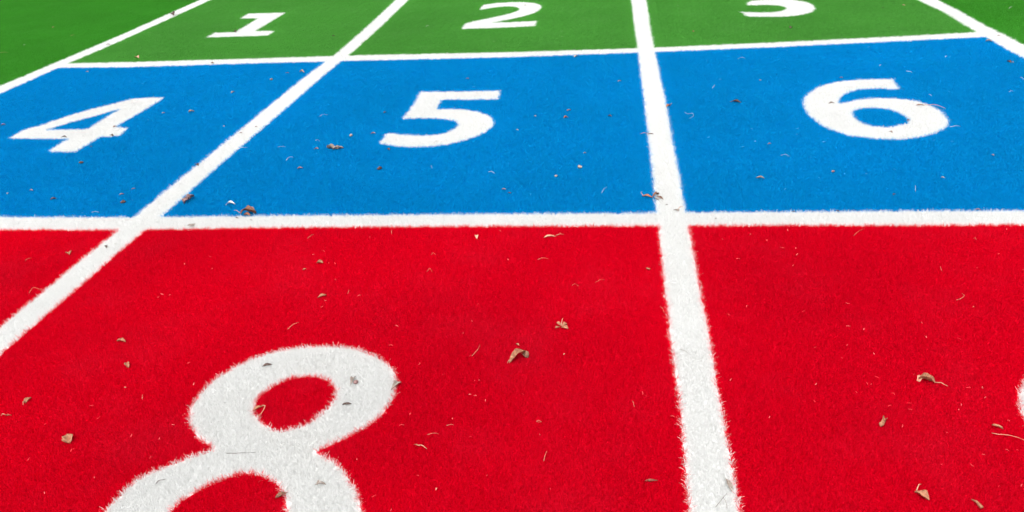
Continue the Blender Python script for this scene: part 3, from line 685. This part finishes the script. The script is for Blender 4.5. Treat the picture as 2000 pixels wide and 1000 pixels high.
straw('slanting white thread left of the brown leaf cluster', [(1175, 377), (1180, 369), (1186, 366)], rad=.0010, **WT)
straw('tangled white thread on blue right of the vertical line', [(1337, 219), (1346, 224), (1353, 222), (1355, 228), (1346, 231)], rad=.0010, lift=.006, **WT)
straw('forked white thread on blue near the far crossing, right side', [(1391, 172), (1395, 169), (1396, 165)], rad=.0014, **WT)
straw('arched faint thread on blue under the far line, right', [(1441, 115), (1449, 112), (1457, 115)], rad=.0010, **WT)
straw('level faint thread on blue below left of the six', [(1525, 303), (1534, 302.5), (1543, 305)], rad=.0009, **WT)
straw('white thread sticking out from the right side of the six', [(1855, 248), (1875, 246)], rad=.0014, **WT)
straw('white thread on blue above right of the six', [(1770, 139), (1781, 141.5)], rad=.0018, **WT)
straw('white thread at the right picture edge on blue', [(1993, 151), (1999, 155)], rad=.0016, **WT)
straw('short white thread right of the six, near the edge', [(1971, 179), (1978, 177.5)], rad=.0014, **WT)
straw('short slanting white thread just above right end of the six', [(1814, 184), (1820, 188)], rad=.0014, **WT)
straw('upright faint thread on blue below the six', [(1788, 362), (1788, 374)], rad=.0010, **WT)
straw('white speck of thread on blue above the six', [(1718, 128), (1721, 127)], rad=.0020, **WT)
straw('white speck of thread on blue toward the far right line', [(1846, 111), (1850, 110)], rad=.0020, **WT)
straw('white thread standing on green outside the far right line', [(1971, 16), (1977, 13)], col='white', rad=.0022, name='thread', cat='thread', group='white threads on the green turf')
straw('pale curl of thread on green left of the two', [(832, 52), (835, 49.5), (839, 51)], col='white', rad=.0020, name='thread', cat='thread', group='white threads on the green turf')
straw('pale thread on green, far left', [(138, 70), (145, 68)], col='straw', rad=.0022, name='thread', cat='thread', group='white threads on the green turf')
straw('pale thread lying on green at the left edge', [(0, 102.5), (15, 102)], col='straw', rad=.0018, name='thread', cat='thread', group='white threads on the green turf')
straw('pale speck of thread on green above the left corner', [(46, 88), (50, 87)], col='white', rad=.0022, name='thread', cat='thread', group='white threads on the green turf')

# ------------------------------------------------------------------ countless broken fibres caught in the pile
def specks(name, label, key, n_, cols, seed):
    r = np.random.default_rng(seed); m_, t, b = new_mat(name)
    at = t.nodes.new('ShaderNodeAttribute'); at.attribute_name = 'shade'
    cr = t.nodes.new('ShaderNodeValToRGB'); cr.color_ramp.elements[0].color = (*cols[0], 1); cr.color_ramp.elements[1].color = (*cols[1], 1)
    t.links.new(at.outputs['Fac'], cr.inputs[0]); t.links.new(cr.outputs[0], b.inputs['Base Color']); b.inputs['Roughness'].default_value = .6
    px = np.stack([r.uniform(-200, 2200, n_ * 4), r.uniform(0, 1000, n_ * 4) ** 1.0], 1)
    W = ground(px); own_ = classify(W); ok = np.isin(keyid[own_], {'red': [0], 'blue': [1], 'green': [2, 4], 'white': [3]}[key])
    cl = np.zeros(len(W))
    for _ in range(7):
        a = r.uniform(0, 6.28); f = r.uniform(3, 14); cl += np.sin(f * (W[:, 0] * math.cos(a) + W[:, 1] * math.sin(a)) + r.uniform(0, 6.28))
    ok &= r.uniform(size=len(W)) < 1 / (1 + np.exp(-2.2 * cl + 1.5))
    W = W[ok][:n_]; V, F, S = [], [], []
    for x, y in W:
        d = math.dist((x, y, 0), CAM); L = r.uniform(.004, .012) * (.55 + .25 * d); hw = r.uniform(.00035, .0006) * (.4 + .32 * d); a = r.uniform(0, 6.28); k = r.normal(0, .6); z = PILE + r.uniform(-.001, .002); s_ = r.uniform() ** 2; b0 = len(V)
        for u in (-.5, 0, .5):
            aa = a + k * u; cx_, cy_ = x + L * u * math.cos(aa), y + L * u * math.sin(aa); zz = z + .004 * (0.25 - u * u) * 4 * r.uniform()
            for q in (-1, 1): V.append((cx_ - q * hw * math.sin(a), cy_ + q * hw * math.cos(a), zz)); S.append(s_)
        F += [(b0, b0 + 2, b0 + 3, b0 + 1), (b0 + 2, b0 + 4, b0 + 5, b0 + 3)]
    o = mesh_obj(name, V, F, m_)
    o.data.attributes.new('shade', 'FLOAT', 'POINT').data.foreach_set('value', np.array(S, np.float32))
    return tag(o, label, 'fibres', kind='stuff')
specks('loose_red_fibres', 'fine pinkish broken fibres strewn over the red turf', 'red', 220, ((0.82, 0.02, 0.04), (0.85, 0.26, 0.24)), 21)
specks('loose_blue_fibres', 'fine pale blue broken fibres strewn over the blue turf', 'blue', 80, ((0.01, 0.38, 0.78), (0.25, 0.56, 0.85)), 22)
specks('loose_green_fibres', 'fine pale broken fibres strewn over the green turf', 'green', 140, ((0.12, 0.45, 0.08), (0.55, 0.62, 0.35)), 23)
specks('loose_white_fibres', 'fine greyish flecks strewn over the white turf', 'white', 90, ((0.70, 0.70, 0.68), (0.45, 0.44, 0.42)), 24)
